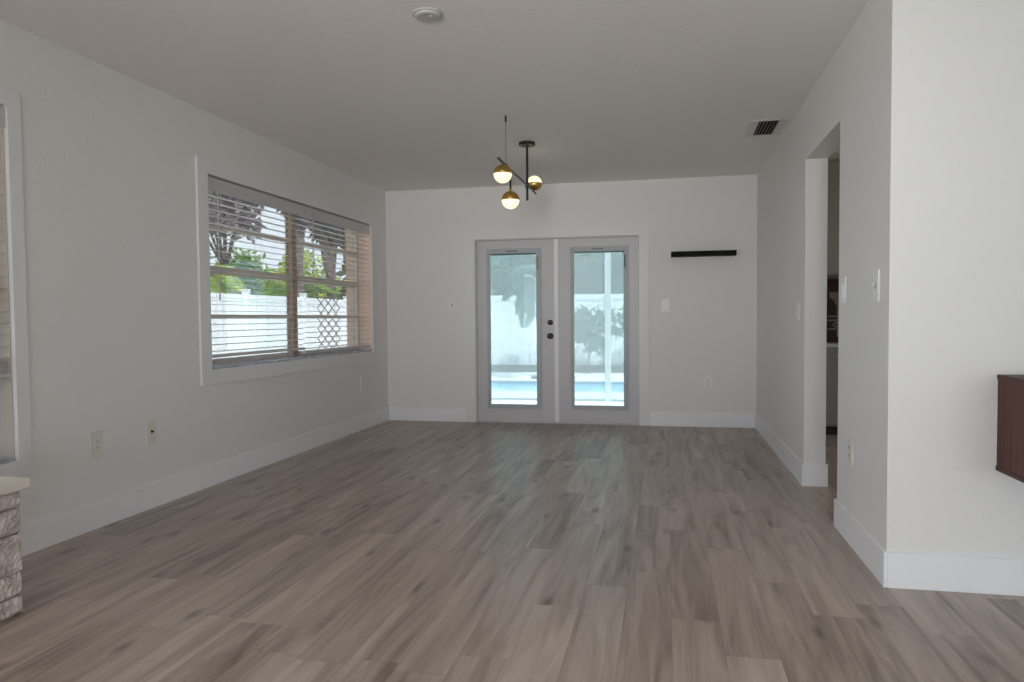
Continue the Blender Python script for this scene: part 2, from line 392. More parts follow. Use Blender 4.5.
DY0, DY1 = D+.035, D+.079     # door leaf thickness
def door_leaf(name, x0, x1, lx0, lx1, lz0, lz1, label, handle_side=None):
    root = empty(name, ((x0+x1)/2, DY0, .014)); struct(root, label, 'door')
    ox, oy, oz = root.location
    L = lambda bm: (bmesh.ops.translate(bm, vec=(-ox, -oy, -oz), verts=bm.verts), bm)[1]
    slab = holed_slab(1, x0, x1, .014, DO[3]-.015, DY0, DY1, [(lx0, lx1, lz0, lz1)])
    new_obj('door_leaf', L(slab), MDOOR, root)
    fw = .034
    bm = bmesh.new()
    for (a0, a1, b0, b1) in ((lx0-fw*.8, lx0+.012, lz0-.036, lz1+.04), (lx1-.022, lx1+fw, lz0-.036, lz1+.04), (lx0+.012, lx1-.022, lz0-.036, lz0+.012), (lx0+.012, lx1-.022, lz1-.016, lz1+.04)):
        box(bm, a0, a1, DY0-.014, DY0+.012, b0, b1, bev=.004)
    fr = new_obj('lite_frame', L(bm), MLITE, root)
    # screw plugs round the frame
    bm = bmesh.new()
    for i in range(6):
        z = lz0+(lz1-lz0)*(i+.5)/6
        for x in (lx0-.013, lx1+.018): tube(bm, (x, DY0-.0155, z), (x, DY0-.012, z), .005, n=8)
    new_obj('screw_plugs', L(bm), MDOOR, fr)
    new_obj('glass_pane', L(bx(lx0+.004, lx1-.004, DY0+.010, DY0+.014, lz0+.004, lz1-.004)), MGLSD, root)
    new_obj('glass_pane', L(bx(lx0+.004, lx1-.004, DY1-.010, DY1-.006, lz0+.004, lz1-.004)), MGLSO, root)
    # enclosed blind: fine open slats between the panes
    bm = bmesh.new(); z = lz0+.03
    c, s = math.cos(-.13), math.sin(-.13)
    while z < lz1-.03:
        y = (DY0+DY1)/2; hw = .0055
        v = [bm.verts.new((a, y+b*hw*c, z+b*hw*s)) for a, b in ((lx0+.014, -1), (lx1-.024, -1), (lx1-.024, 1), (lx0+.014, 1))]
        bm.faces.new(v); z += .0115
    new_obj('blind_slats', L(bm), MSLATD, root)
    new_obj('blind_header', L(bx(lx0+.012, lx1-.022, DY0+.016, DY1-.012, lz1-.028, lz1-.006)), MLITE, root)
    new_obj('maker_tag', L(bx((lx0+lx1)/2-.08, (lx0+lx1)/2+.05, DY0-.0155, DY0-.012, lz1+.006, lz1+.018)), MTAG, fr)
    sl = new_obj('blind_slider', L(bx(lx1-.016, lx1+.004, DY0-.026, DY0-.012, lz1-.20, lz1-.06, bev=.004)), MSLIDE if handle_side else MTAG, root)
    if handle_side:
        kx = -1.257
        for nm, kz, rr, dp in (('deadbolt', 1.124, .030, .022), ('door_knob', .974, .033, .058)):
            bm = bmesh.new()
            mt = Matrix.Translation((kx, DY0, kz)) @ Matrix.Rotation(PI/2, 4, 'X')
            if nm == 'deadbolt':
                lathe(bm, [(0, 0), (rr, 0), (rr, .010), (rr*.85, .016), (0, .016)], 28, mt)
                box(bm, kx-.008, kx+.008, DY0-.034, DY0-.014, kz-.018, kz+.018, bev=.003)
            else:
                lathe(bm, [(0, 0), (rr, 0), (rr, .008), (rr*.5, .014), (rr*.42, .028), (rr*.8, .036), (rr*.95, .046), (rr*.85, .056), (rr*.45, .062), (0, .063)], 28, mt)
            new_obj(nm, L(bm), MBLK, root, smooth=True)
    # hinges on the outer side
    hx = x0 if handle_side else x1
    for hz in (.25, 1.03, 1.83):
        bm = bmesh.new(); tube(bm, (hx, DY0-.004, hz-.045), (hx, DY0-.004, hz+.045), .006, n=10)
        new_obj('hinge', L(bm), MSTEEL, root)
    return root
MSLATD = mat('fine_door_slats', (.84, .88, .88), .5)
MTAG = mat('dark_tag', (.16, .17, .19), .5)
MSLIDE = mat('amber_slider', (.36, .25, .11), .4)
d1 = door_leaf('door_1', DO[0]+.014, -1.187, -1.950, -1.390, .194, 1.912, 'left leaf of the glass double doors, with black knob and deadbolt', True)
d2 = door_leaf('door_2', -1.184, DO[1]-.014, -1.003, -.428, .194, 1.912, 'right leaf of the glass double doors, no knob')
bm = bx(-1.212, -1.162, DY0-.016, DY0-.001, .016, DO[3]-.016, bev=.005)
a = new_obj('astragal', bm, MT, None); a.parent = d2; a.matrix_parent_inverse = Matrix.Translation(-d2.location)

# ------------------------------------------------------------------ main window with blinds
bm = bmesh.new(); casing(bm, 'x', W1[0], W1[1], W1[2], W1[3], .118, .058, .104, .108, .018)
struct(new_obj('trim_3', bm, MTW), 'flat white casing around the wide left wall window', 'trim')
def window(name, y0, y1, z0, z1, mull, rails, label, mrev=None):
    root = empty(name, (XL-WT, (y0+y1)/2, z0)); struct(root, label, 'window')
    o = root.location
    L = lambda bm: (bmesh.ops.translate(bm, vec=(-o.x, -o.y, -o.z), verts=bm.verts), bm)[1]
    xa, xb = XL-WT+.01, XL-WT+.055; fwid = .038
    bm = bmesh.new()
    box(bm, xa, xb, y0, y0+fwid, z0+.02, z1); box(bm, xa, xb, y1-fwid, y1, z0+.02, z1)
    box(bm, xa, xb, y0+fwid, y1-fwid, z1-fwid, z1); box(bm, xa, xb, y0+fwid, y1-fwid, z0+.02, z0+.02+fwid)
    new_obj('window_frame', L(bm), MALU, root)
    cells = [y0+fwid] + [m_ for m_ in mull] + [y1-fwid]
    for m_ in mull: new_obj('mullion', L(bx(xa-.01, xb+.012, m_-.036, m_+.036, z0+.02, z1)), MMULL, root)
    for i in range(len(cells)-1):
        ya = cells[i]+(.036 if i else 0); yb = cells[i+1]-(.036 if i < len(cells)-2 else 0)
        for k, (rz, rh, rx) in enumerate(rails):
            new_obj('sash_rail' if k == 1 else 'muntin', L(bx(xa+.004, xb+rx, ya, yb, rz-rh, rz+rh, bev=.003)), MALU, root)
        new_obj('glass_pane', L(bx(xa+.02, xa+.024, ya, yb, z0+.05, z1-fwid)), MGLS, root)
    # sill and reveal lining
    new_obj('window_sill', L(bx(XL-WT+.005, XL+.004, y0, y1, z0, z0+.02, bev=.003)), MSILL, root)
    bm = bmesh.new()
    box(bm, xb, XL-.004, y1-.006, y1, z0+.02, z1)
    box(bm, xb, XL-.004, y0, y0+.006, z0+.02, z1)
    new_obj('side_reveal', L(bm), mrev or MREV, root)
    return root
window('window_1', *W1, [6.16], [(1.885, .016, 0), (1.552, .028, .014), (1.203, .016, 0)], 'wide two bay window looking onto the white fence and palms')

def blind(y0, y1, ztop, zbot, xc, n, label, tilt=.06, cords=(), wand=None, group=None, stack=0, valance=.10):
    root = empty('window_blind', (xc, (y0+y1)/2, ztop)); tag(root, label, 'blind', 'slatted window blinds')
    L = lambda bm: (bmesh.ops.translate(bm, vec=(-xc, -(y0+y1)/2, -ztop), verts=bm.verts), bm)[1]
    new_obj('valance', L(bx(xc+.026, xc+.036, y0-.002, y1+.002, ztop-valance, ztop, bev=.003)), MBLIND, root)
    new_obj('headrail', L(bx(xc-.024, xc+.024, y0+.004, y1-.004, ztop-.055, ztop-.004)), MBLIND, root)
    bm = bmesh.new(); sw, st = .0245, .0024
    zs = [ztop-.075-i*((ztop-.075)-(zbot+.045))/(n-1) for i in range(n)]
    for z in zs:
        box(bm, -sw, sw, y0+.006, y1-.006, -st/2, st/2, rot=Matrix.Translation((xc, 0, z)) @ Matrix.Rotation(tilt, 4, 'Y'))
    for i in range(stack):
        box(bm, xc-sw, xc+sw, y0+.006, y1-.006, zbot+.024+i*.0045, zbot+.0262+i*.0045)
    new_obj('slats', L(bm), MSLAT, root)
    new_obj('bottom_rail', L(bx(xc-.026, xc+.026, y0+.004, y1-.004, zbot, zbot+.022, bev=.004)), MBLIND, root)
    for c in cords:
        bm = bmesh.new()
        for dx in (-.026, .026): tube(bm, (xc+dx, c, zbot+.02), (xc+dx, c, ztop-.05), .0011, n=6)
        new_obj('ladder_cord', L(bm), MCORD, root)
    if wand:
        bm = bmesh.new(); tube(bm, (xc+.043, wand[0], wand[1]), (xc+.043, wand[0], ztop-.03), .0045, n=8); tube(bm, (xc+.043, wand[0], wand[1]-.03), (xc+.043, wand[0], wand[1]), .007, .005, n=8)
        new_obj('tilt_wand', L(bm), MCORD, root)
    return root
blind(4.672, 6.118, 2.195, .905, XL-.042, 25, 'long white slatted blind in the left bay of the wide window', cords=(4.86, 5.40, 5.95), wand=(4.80, 1.35))
blind(6.124, 7.596, 2.195, .868, XL-.042, 26, 'white slatted blind in the right bay of the wide window, end nearest the glass doors', cords=(6.30, 6.86, 7.42), wand=(6.26, 1.45))
# cord tassels hanging at the left blind
# ------------------------------------------------------------------ near window at the left edge
bm = bmesh.new(); casing(bm, 'x', W0[0], W0[1], W0[2], W0[3], .08, .078, .08, .08, .018)
struct(new_obj('trim_4', bm, MTW), 'flat white casing of the half covered window at the far left edge', 'trim')
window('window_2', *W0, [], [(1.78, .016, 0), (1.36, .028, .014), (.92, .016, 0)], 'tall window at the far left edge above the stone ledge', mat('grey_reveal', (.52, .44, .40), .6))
blind(W0[0]+.006, W0[1]-.004, 2.22, .90, XL-.030, 22, 'half raised white blind above the stone ledge at the far left edge', cords=(1.4, 2.8), stack=14)

# ------------------------------------------------------------------ stone ledge
root = empty('stone_ledge', (XL+.3, 1.6, 0)); tag(root, 'low rough split stone ledge with a smooth pale top, at the left edge', 'ledge')
o = root.location
bm = bmesh.new()
SX = -2.536; z = 0.0; rnd = random.Random(3)
def stone_block(x1, y0, y1, z0, z1):
    """block with a broken, uneven outer face"""
    ny = max(2, int((y1-y0)/.012)); nz = max(2, int((z1-z0)/.012))
    g = [[None]*(nz+1) for _ in range(ny+1)]
    for i in range(ny+1):
        for j in range(nz+1):
            edge = i in (0, ny) or j in (0, nz)
            dx = -.010 if edge else rnd.uniform(-.005, .006)
            g[i][j] = bm.verts.new((x1+dx, y0+(y1-y0)*i/ny, z0+(z1-z0)*j/nz))
    for i in range(ny):
        for j in range(nz): bm.faces.new((g[i][j], g[i+1][j], g[i+1][j+1], g[i][j+1]))
    xb = XL+.02
    a = [bm.verts.new((xb, y, zz)) for y, zz in ((y0, z0), (y1, z0), (y1, z1), (y0, z1))]
    bm.faces.new(a[::-1])
    bm.faces.new([a[0], a[1]]+[g[i][0] for i in range(ny, -1, -1)]); bm.faces.new([a[3]]+[g[i][nz] for i in range(ny+1)]+[a[2]])
    bm.faces.new([a[0]]+[g[0][j] for j in range(nz+1)]+[a[3]]); bm.faces.new([a[2]]+[g[ny][j] for j in range(nz, -1, -1)]+[a[1]])
for hgt in (.075, .095, .155, .105, .070):
    y = 2.468
    while y > .62:
        ln = min(rnd.uniform(.22, .48), y-.6)
        stone_block(SX+rnd.uniform(-.006, .006), y-ln+.003, y, z+.002, z+hgt-.002); y -= ln
    z += hgt
bmesh.ops.recalc_face_normals(bm, faces=bm.faces); bmesh.ops.translate(bm, vec=-o, verts=bm.verts)
new_obj('stone_cladding', bm, MSTONE, root)
bm = bx(XL+.02, -2.515, .55, 2.495, .502, .545, bev=.006); bmesh.ops.translate(bm, vec=-o, verts=bm.verts)
new_obj('ledge_top', bm, MLEDGE, root)

# ------------------------------------------------------------------ chandelier
CH = Vector((-1.14, 6.13, H))
root = empty('pendant_lamp', CH); tag(root, 'black and brass pendant lamp with three glowing half brass globes', 'lamp')
bm = bmesh.new(); lathe(bm, [(0, -.026), (.066, -.026), (.069, -.023), (.069, -.002), (.068, 0), (0, 0)], 36)
can = new_obj('canopy', bm, MBLK, root, smooth=False)
for sx, sy in ((-.042, -.055), (.036, -.058)):
    bm = bmesh.new(); lathe(bm, [(0, -.038), (.006, -.037), (.007, -.029), (0, -.025)], 12, Matrix.Translation((sx, sy, 0)))
    new_obj('canopy_screw', bm, MSTEEL, can, smooth=True)
RZ = 2.285-H
bm = bmesh.new(); tube(bm, (0, 0, -.026), (0, 0, 2.160-H), .010, n=14); new_obj('stem', bm, MBLK, root, smooth=False)
bm = bmesh.new(); tube(bm, (0, -1.09, RZ), (0, .42, RZ), .0085, n=14); box(bm, -.016, .016, -.018, .018, RZ-.018, RZ+.018, bev=.003); new_obj('cross_rod', bm, MBLK, root)
bm = bmesh.new(); tube(bm, (0, -.84, RZ), (0, -.84, -.02), .0016, n=6); tube(bm, (0, -.84, -.045), (0, -.84, 0), .007, n=10); tube(bm, (0, -.855, RZ), (0, -.825, RZ), .013, n=12)
new_obj('support_wire', bm, MBLK, root)
def globe(y, zc, flip, stem=0):
    R_ = .066; sgn = -1 if flip else 1
    t = Matrix.Translation((0, y, zc)) @ Matrix.Rotation(PI if flip else 0, 4, 'X')
    cap = [(R_*1.035*math.sin(a), R_*1.035*math.cos(a)) for a in [i*PI/2/12*1.0 for i in range(13)]]
    inner = [(R_*1.0*math.sin(a), R_*1.0*math.cos(a)) for a in [i*PI/2/12 for i in range(12, -1, -1)]]
    bm = bmesh.new(); lathe(bm, cap+inner[:1]+[(R_*.97, .012), (0, .012)], 32, t)
    if stem: tube(bm, (0, y, zc+R_), (0, y, zc+R_+.02), .014, .010, n=14)
    c = new_obj('brass_cap', bm, MBRASS, root, smooth=True)
    bm = bmesh.new(); lathe(bm, [(R_*math.sin(a), R_*math.cos(a)) for a in [PI/2-.04+i*(PI/2+.04)/14 for i in range(14)]]+[(0, -R_)], 32, t)
    new_obj('glass_globe', bm, MGLOBE, c, smooth=True)
    if stem:
        bm = bmesh.new(); tube(bm, (0, y, zc+R_+.015), (0, y, RZ), .008, n=12); new_obj('drop_stem', bm, MBLK, root)
globe(-.955, RZ-.082, False)
globe(-.69, RZ-.228, False, stem=1)
globe(.345, RZ+.080, True)

# ------------------------------------------------------------------ wall shelf, plates, vent, detector
bm = bmesh.new(); box(bm, .053, .713, D-.15, D, 1.808, 1.858, bev=.003)
s_ = new_obj('wall_shelf', bm, MBLKW); tag(s_, 'slim black floating shelf on the white end wall right of the glass doors', 'shelf')

def place(root, wall, a, z):
    if wall == 'L': root.location = (XL, a, z); root.rotation_euler = (0, 0, PI/2)
    elif wall == 'R': root.location = (XR, a, z); root.rotation_euler = (0, 0, -PI/2)
    else: root.location = (a, D, z)
def plate(name, cat, wall, a, z, wd, ht, kind, label, m=None, group=None):
    """local frame: plate in the xz plane, facing -y"""
    m = m or MPLATE
    root = empty(name); tag(root, label, cat, 'white wall plates around the room'); place(root, wall, a, z)
    new_obj('cover_plate', bx(-wd/2, wd/2, -.008, 0, -ht/2, ht/2, bev=.003), m, root)
    if kind == 'duplex':
        for sz in (-.021, .021):
            bm = bmesh.new(); lathe(bm, [(0, 0), (.0165, 0), (.0165, .003), (0, .003)], 20, Matrix.Translation((0, -.008, sz)) @ Matrix.Rotation(PI/2, 4, 'X'))
            so = new_obj('socket', bm, m, root)
            for sx in (-.007, .007): new_obj('slot', bx(sx-.0015, sx+.0015, -.0122, -.0105, sz-.003, sz+.007), MHOLE, so)
            bm = bmesh.new(); tube(bm, (0, -.0122, sz-.008), (0, -.0105, sz-.008), .0026, n=8); new_obj('earth_hole', bm, MHOLE, so)
    elif kind == 'decora':
        so = new_obj('socket_face', bx(-.018, .018, -.0105, -.007, -.035, .035, bev=.002), m, root)
        for sz in (-.018, .018):
            for sx in (-.007, .007): new_obj('slot', bx(sx-.0013, sx+.0013, -.0115, -.010, sz-.004, sz+.005), MHOLE, so)
    elif kind == 'coax':
        bm = bmesh.new(); lathe(bm, [(0, 0), (.009, 0), (.009, .004), (.006, .005), (.006, .011), (0, .011)], 16, Matrix.Translation((0, -.008, .004)) @ Matrix.Rotation(PI/2, 4, 'X'))
        new_obj('jack', bm, MBLK, root)
    elif kind == 'toggle':
        new_obj('toggle_slot', bx(-.006, .006, -.009, -.0075, -.013, .013), MHOLE, root)
        new_obj('toggle_lever', bx(-.004, .004, -.024, -.008, .000, .011, bev=.002), m, root)
    elif kind == 'rocker':
        new_obj('rocker', bx(-.017, .017, -.012, -.007, -.034, .034, bev=.002), m, root)
    for sz in (-ht*.38, ht*.38):
        bm = bmesh.new(); tube(bm, (0, -.0095, sz), (0, -.0075, sz), .003, n=10); new_obj('screw', bm, MSTEEL if kind == 'toggle' else m, root)
    return root
plate('wall_outlet', 'outlet', 'L', 3.578, .476, .09, .152, 'decora', 'ivory outlet low on the left wall, nearest the stone ledge', group=None)
plate('cable_jack', 'outlet', 'L', 4.034, .477, .086, .15, 'coax', 'ivory wall plate with one black jack, below the wide window corner')
plate('wall_outlet', 'outlet', 'L', 7.315, .488, .088, .15, 'duplex', 'small outlet under the right end of the wide window', MPLATEW)
plate('light_switch', 'switch', 'B', -2.377, 1.335, .078, .13, 'toggle', 'toggle light switch on the end wall left of the glass doors', MPLATEW)
plate('light_switch', 'switch', 'B', -.005, 1.30, .085, .135, 'rocker', 'white switch between the glass doors and the black shelf', MPLATEW)
plate('wall_outlet', 'outlet', 'B', .437, .472, .085, .125, 'duplex', 'outlet low on the end wall beneath the black shelf', MPLATEW)
plate('light_switch', 'switch', 'R', 4.206, 1.303, .086, .142, 'rocker', 'white rocker switch at the near edge of the doorway', MPLATEW)
plate('light_switch', 'switch', 'R', 3.583, 1.305, .086, .142, 'toggle', 'toggle switch by the near right wall corner', MPLATEW)
plate('wall_outlet', 'outlet', 'R', 4.028, .475, .084, .13, 'duplex', 'outlet low on the right wall between doorway and corner')
plate('light_switch', 'switch', 'R', 5.575, 1.212, .086, .14, 'rocker', 'switch on the right wall just beyond the doorway', MPLATEW)

vx0, vx1, vy0, vy1 = .625, .895, 5.835, 6.345
root = empty('ceiling_vent', ((vx0+vx1)/2, (vy0+vy1)/2, H)); tag(root, 'white louvred air vent in the ceiling near the right wall', 'vent')
o = root.location; T = lambda bm: (bmesh.ops.translate(bm, vec=-o, verts=bm.verts), bm)[1]
bm = holed_slab(2, vx0, vx1, vy0, vy1, H-.004, H, [(.690, .836, 5.875, 6.315)]); new_obj('vent_frame', T(bm), MVENT, root)
new_obj('duct_opening', T(bx(.690, .836, 5.875, 6.315, H-.0012, H-.0002)), MDARK, root)
for i in range(6):
    x = .702+i*.0245
    bm = bmesh.new(); box(bm, -.0105, .0105, 5.875, 6.315, -.0007, .0007, rot=Matrix.Translation((x, 0, H-.010)) @ Matrix.Rotation(-1.05, 4, 'Y'))
    new_obj('louvre', T(bm), MVENT, root)

root = empty('smoke_detector', (-1.125, 3.455, H)); tag(root, 'round off white detector flush on the ceiling near the camera', 'detector')
bm = bmesh.new(); lathe(bm, [(0, -.006), (.070, -.006), (.074, -.004), (.074, 0), (0, 0)], 40); new_obj('mounting_ring', bm, MSMOKE, root)
bm = bmesh.new(); lathe(bm, [(0, -.018), (.050, -.018), (.058, -.016), (.062, -.012), (.064, -.006), (0, -.006)], 40); new_obj('cover', bm, MSMOKE, root, smooth=False)
bm = bmesh.new(); lathe(bm, [(0, -.0195), (.008, -.0195), (.009, -.018), (0, -.018)], 16, Matrix.Translation((.02, -.015, 0))); new_obj('test_button', bm, MPLATEW, root)

# ------------------------------------------------------------------ walnut cabinet on the facing wall
root = empty('floating_cabinet', (2.05, YN, .522)); tag(root, 'dark walnut wall hung cabinet at the right edge', 'cabinet')
o = root.location; T = lambda bm: (bmesh.ops.translate(bm, vec=-o, verts=bm.verts), bm)[1]
cx0, cx1, cz0, cz1, cy0 = 1.346, 2.76, .522, .922, YN-.40
bm = bmesh.new()
box(bm, cx0, cx1, cy0, YN, cz1-.02, cz1, bev=.002); box(bm, cx0, cx1, cy0, YN, cz0, cz0+.02, bev=.002)
new_obj('top_and_base', T(bm), MWALE, root)
bm = bmesh.new(); box(bm, cx0+.004, cx0+.022, cy0+.003, YN, cz0+.02, cz1-.02); box(bm, cx1-.022, cx1-.004, cy0+.003, YN, cz0+.02, cz1-.02); box(bm, cx0+.022, cx1-.022, YN-.012, YN, cz0+.02, cz1-.02)
new_obj('side_panels', T(bm), MWAL, root)
for i in range(2):
    a0 = cx0+.024+i*.684
    d = new_obj('door', T(bx(a0, a0+.680, cy0+.002, cy0+.020, cz0+.022, cz1-.022, bev=.002)), MWAL, root)
    bm = bmesh.new(); hx = a0+(.63 if i == 0 else .05); tube(bm, (hx, cy0-.018, cz0+.2), (hx, cy0+.004, cz0+.2), .009, n=14); new_obj('knob', T(bm), MBRASS, d)

# ------------------------------------------------------------------ kitchen strip through the doorway
root = empty('kitchen_cabinet', (2.2, D-.25, 0)); tag(root, 'grey base cabinet with pale top seen through the doorway', 'cabinet')
o = root.location; T = lambda bm: (bmesh.ops.translate(bm, vec=-o, verts=bm.verts), bm)[1]
KY = D-.05
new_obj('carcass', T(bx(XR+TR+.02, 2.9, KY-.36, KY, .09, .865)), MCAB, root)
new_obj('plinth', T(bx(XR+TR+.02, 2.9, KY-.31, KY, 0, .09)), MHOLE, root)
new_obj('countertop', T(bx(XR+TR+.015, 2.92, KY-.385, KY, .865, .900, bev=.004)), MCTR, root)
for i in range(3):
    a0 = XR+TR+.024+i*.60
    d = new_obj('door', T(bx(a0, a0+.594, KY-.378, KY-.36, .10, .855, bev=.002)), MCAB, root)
    bm = bmesh.new(); tube(bm, (a0+.54, KY-.395, .78), (a0+.54, KY-.377, .78), .008, n=12); new_obj('knob', T(bm), MSTEEL, d)
root = empty('overhead_cupboard', (2.0, D-.25, 1.55)); tag(root, 'tall grey overhead cupboard above the red picture, inside the doorway', 'cupboard')
o = root.location; T = lambda bm: (bmesh.ops.translate(bm, vec=-o, verts=bm.verts), bm)[1]
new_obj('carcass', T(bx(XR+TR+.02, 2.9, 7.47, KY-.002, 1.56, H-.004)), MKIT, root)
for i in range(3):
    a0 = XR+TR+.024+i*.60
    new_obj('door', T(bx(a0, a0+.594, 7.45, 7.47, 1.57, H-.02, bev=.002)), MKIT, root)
# wine picture standing on the counter
root = empty('wine_picture', (1.68, KY-.04, .902)); tag(root, 'dark red picture of a bottle with upright white lettering, inside the doorway', 'picture')
o = root.location; T = lambda bm: (bmesh.ops.translate(bm, vec=-o, verts=bm.verts), bm)[1]
px0, px1, pz0, pz1 = 1.40, 1.96, .902, 1.545
MRED = mat('dark_red_print', (.055, .007, .009), .5); MCRM = mat('cream_print', (.27, .21, .165), .6, var=(12, .2)); MBOT = mat('black_red_print', (.022, .007, .010), .4); MLET = mat('pale_letters', (.22, .19, .185), .6)
new_obj('canvas', T(bx(px0, px1, KY-.03, KY-.004, pz0, pz1, bev=.002)), MRED, root)
new_obj('cream_field', T(bx(1.45, px1-.035, KY-.0312, KY-.0298, pz0+.06, pz1-.13)), MCRM, root)
bm = bmesh.new()
prof = [(-.11, .02), (-.11, .36), (-.085, .42), (-.04, .46), (-.035, .58), (.035, .58), (.04, .46), (.085, .42), (.11, .36), (.11, .02)]
bc = 1.585
A = [bm.verts.new((bc+x, KY-.0322, pz0+z)) for x, z in prof]; B = [bm.verts.new((bc+x, KY-.0311, pz0+z)) for x, z in prof]
bm.faces.new(A); bm.faces.new(B[::-1])
for i in range(len(prof)): j = (i+1) % len(prof); bm.faces.new((A[i], B[i], B[j], A[j]))
bmesh.ops.recalc_face_normals(bm, faces=bm.faces)
bo = new_obj('bottle_print', T(bm), MBOT, root)
cu = bpy.data.curves.new('lettering', 'FONT'); cu.body = 'IM'; cu.size = .165; cu.extrude = .0005; cu.align_x = 'CENTER'; cu.align_y = 'CENTER'
tmp = bpy.data.objects.new('lettering', cu); COL.objects.link(tmp)
bpy.context.view_layer.update()
me = bpy.data.meshes.new_from_object(tmp.evaluated_get(bpy.context.evaluated_depsgraph_get()))
bpy.data.objects.remove(tmp); me.materials.append(MLET)
lt = bpy.data.objects.new('lettering', me); COL.objects.link(lt); lt.parent = bo
lt.matrix_local = Matrix.Translation(Vector((1.655, KY-.0330, pz0+.20))-o) @ Matrix.Rotation(PI/2, 4, 'X') @ Matrix.Rotation(-PI/2, 4, 'Z')
lamp('kitchen_fill', 'AREA', (XE-.3, 5.4, 1.5), 6, (1, .97, .93), shape='RECTANGLE', size=1.8, size_y=1.1).rotation_euler = (PI/2, 0, PI/2)  # unseen lamp added to lift the dim kitchen

# ------------------------------------------------------------------ outside: ground, deck, pool
GZ = -.12
PX0, PX1, PY0, PY1 = -7.0, 3.2, 12.80, 15.0
struct(new_obj('ground', holed_slab(2, -40, 40, -30, 60, GZ-.5, GZ-.02, [(PX0-.3, PX1+.3, PY0-.3, PY1+.3)]), MGRASS), 'lawn around the house', 'ground')
struct(new_obj('pool_deck', holed_slab(2, -7.6, 5.6, D+WT, 17.35, GZ-.08, GZ, [(PX0, PX1, PY0, PY1)]), MDECK), 'bright white pool deck outside the glass doors', 'deck')
root = empty('swimming_pool', ((PX0+PX1)/2, (PY0+PY1)/2, GZ)); tag(root, 'turquoise swimming pool set in the white deck outside', 'pool')
o = root.location; T = lambda bm: (bmesh.ops.translate(bm, vec=-o, verts=bm.verts), bm)[1]
new_obj('water', T(bx(PX0+.01, PX1-.01, PY0+.01, PY1-.01, GZ-.40, GZ-.07)), MWATER, root)
bm = bmesh.new(); box(bm, PX0, PX1, PY1-.012, PY1, GZ-.3, GZ-.004); box(bm, PX0, PX1, PY0, PY0+.012, GZ-.3, GZ-.004); box(bm, PX0, PX0+.012, PY0, PY1, GZ-.3, GZ-.004); box(bm, PX1-.012, PX1, PY0, PY1, GZ-.3, GZ-.004)
new_obj('waterline_tile', T(bm), MTILE, root)
struct(new_obj('planting_bed', bx(-7.6, 5.6, 17.35, 17.73, GZ-.1, GZ+.16), MMULCH), 'dark planting bed along the foot of the rear fence', 'bed')

# fences, panel by panel
def fence(name, p0, p1, n, hgt, label):
    p0, p1 = Vector(p0), Vector(p1); ln = (p1-p0).length; ang = math.atan2((p1-p0).y, (p1-p0).x)
    root = empty(name, (p0.x, p0.y, GZ), ang); tag(root, label, 'fence', 'white vinyl fences round the garden')
    step = ln/n
    for i in range(n+1):
        bm = bmesh.new(); x = i*step; box(bm, x-.06, x+.06, -.06, .06, 0, hgt+.08, bev=.006)
        box(bm, x-.075, x+.075, -.075, .075, hgt+.08, hgt+.10, bev=.006)
        new_obj('fence_post', bm, MFEN, root)
    for i in range(n):
        bm = bmesh.new(); x0 = i*step+.06; x1 = (i+1)*step-.06
        k = max(1, int((x1-x0)/.16)); pw = (x1-x0)/k
        for j in range(k): box(bm, x0+j*pw+.002, x0+(j+1)*pw-.002, -.016, .016, .10, hgt-.08)
        box(bm, x0, x1, -.03, .03, .03, .13); box(bm, x0, x1, -.03, .03, hgt-.13, hgt)
        new_obj('fence_panel', bm, MFEN, root)
fence('vinyl_fence', (-8.0, 1.5), (-8.0, 17.6), 7, 1.80, 'white vinyl fence outside the wide left wall window')
fence('vinyl_fence', (-8.0, 17.8), (6.4, 17.8), 6, 1.86, 'white vinyl fence across the back of the pool')

# pool cage
root = empty('pool_cage', (-1, 11.4, GZ)); tag(root, 'white framed screen enclosure standing on the pool deck', 'screen')
o = root.location; T = lambda bm: (bmesh.ops.translate(bm, vec=-o, verts=bm.verts), bm)[1]
for x in (-5.0, -.875, 3.1): new_obj('cage_post', T(bx(x-.045, x+.045, 11.37, 11.43, GZ, 3.1)), MPOST, root)
bm = bmesh.new(); box(bm, -5, 3.1, 11.385, 11.415, GZ, GZ+.03); new_obj('bottom_rail', T(bm), MLITE, root)
bm = bmesh.new(); box(bm, -5, 3.1, 11.37, 11.43, 3.1, 3.2); new_obj('top_rail', T(bm), MPOST, root)
for a0, a1 in ((-4.95, -.92), (-.83, 3.05)):
    bm = bmesh.new(); v = [bm.verts.new((x, 11.40, z)) for x, z in ((a0, GZ+.03), (a1, GZ+.03), (a1, 3.1), (a0, 3.1))]; bm.faces.new(v)
    new_obj('screen_mesh', T(bm), MSCR, root)

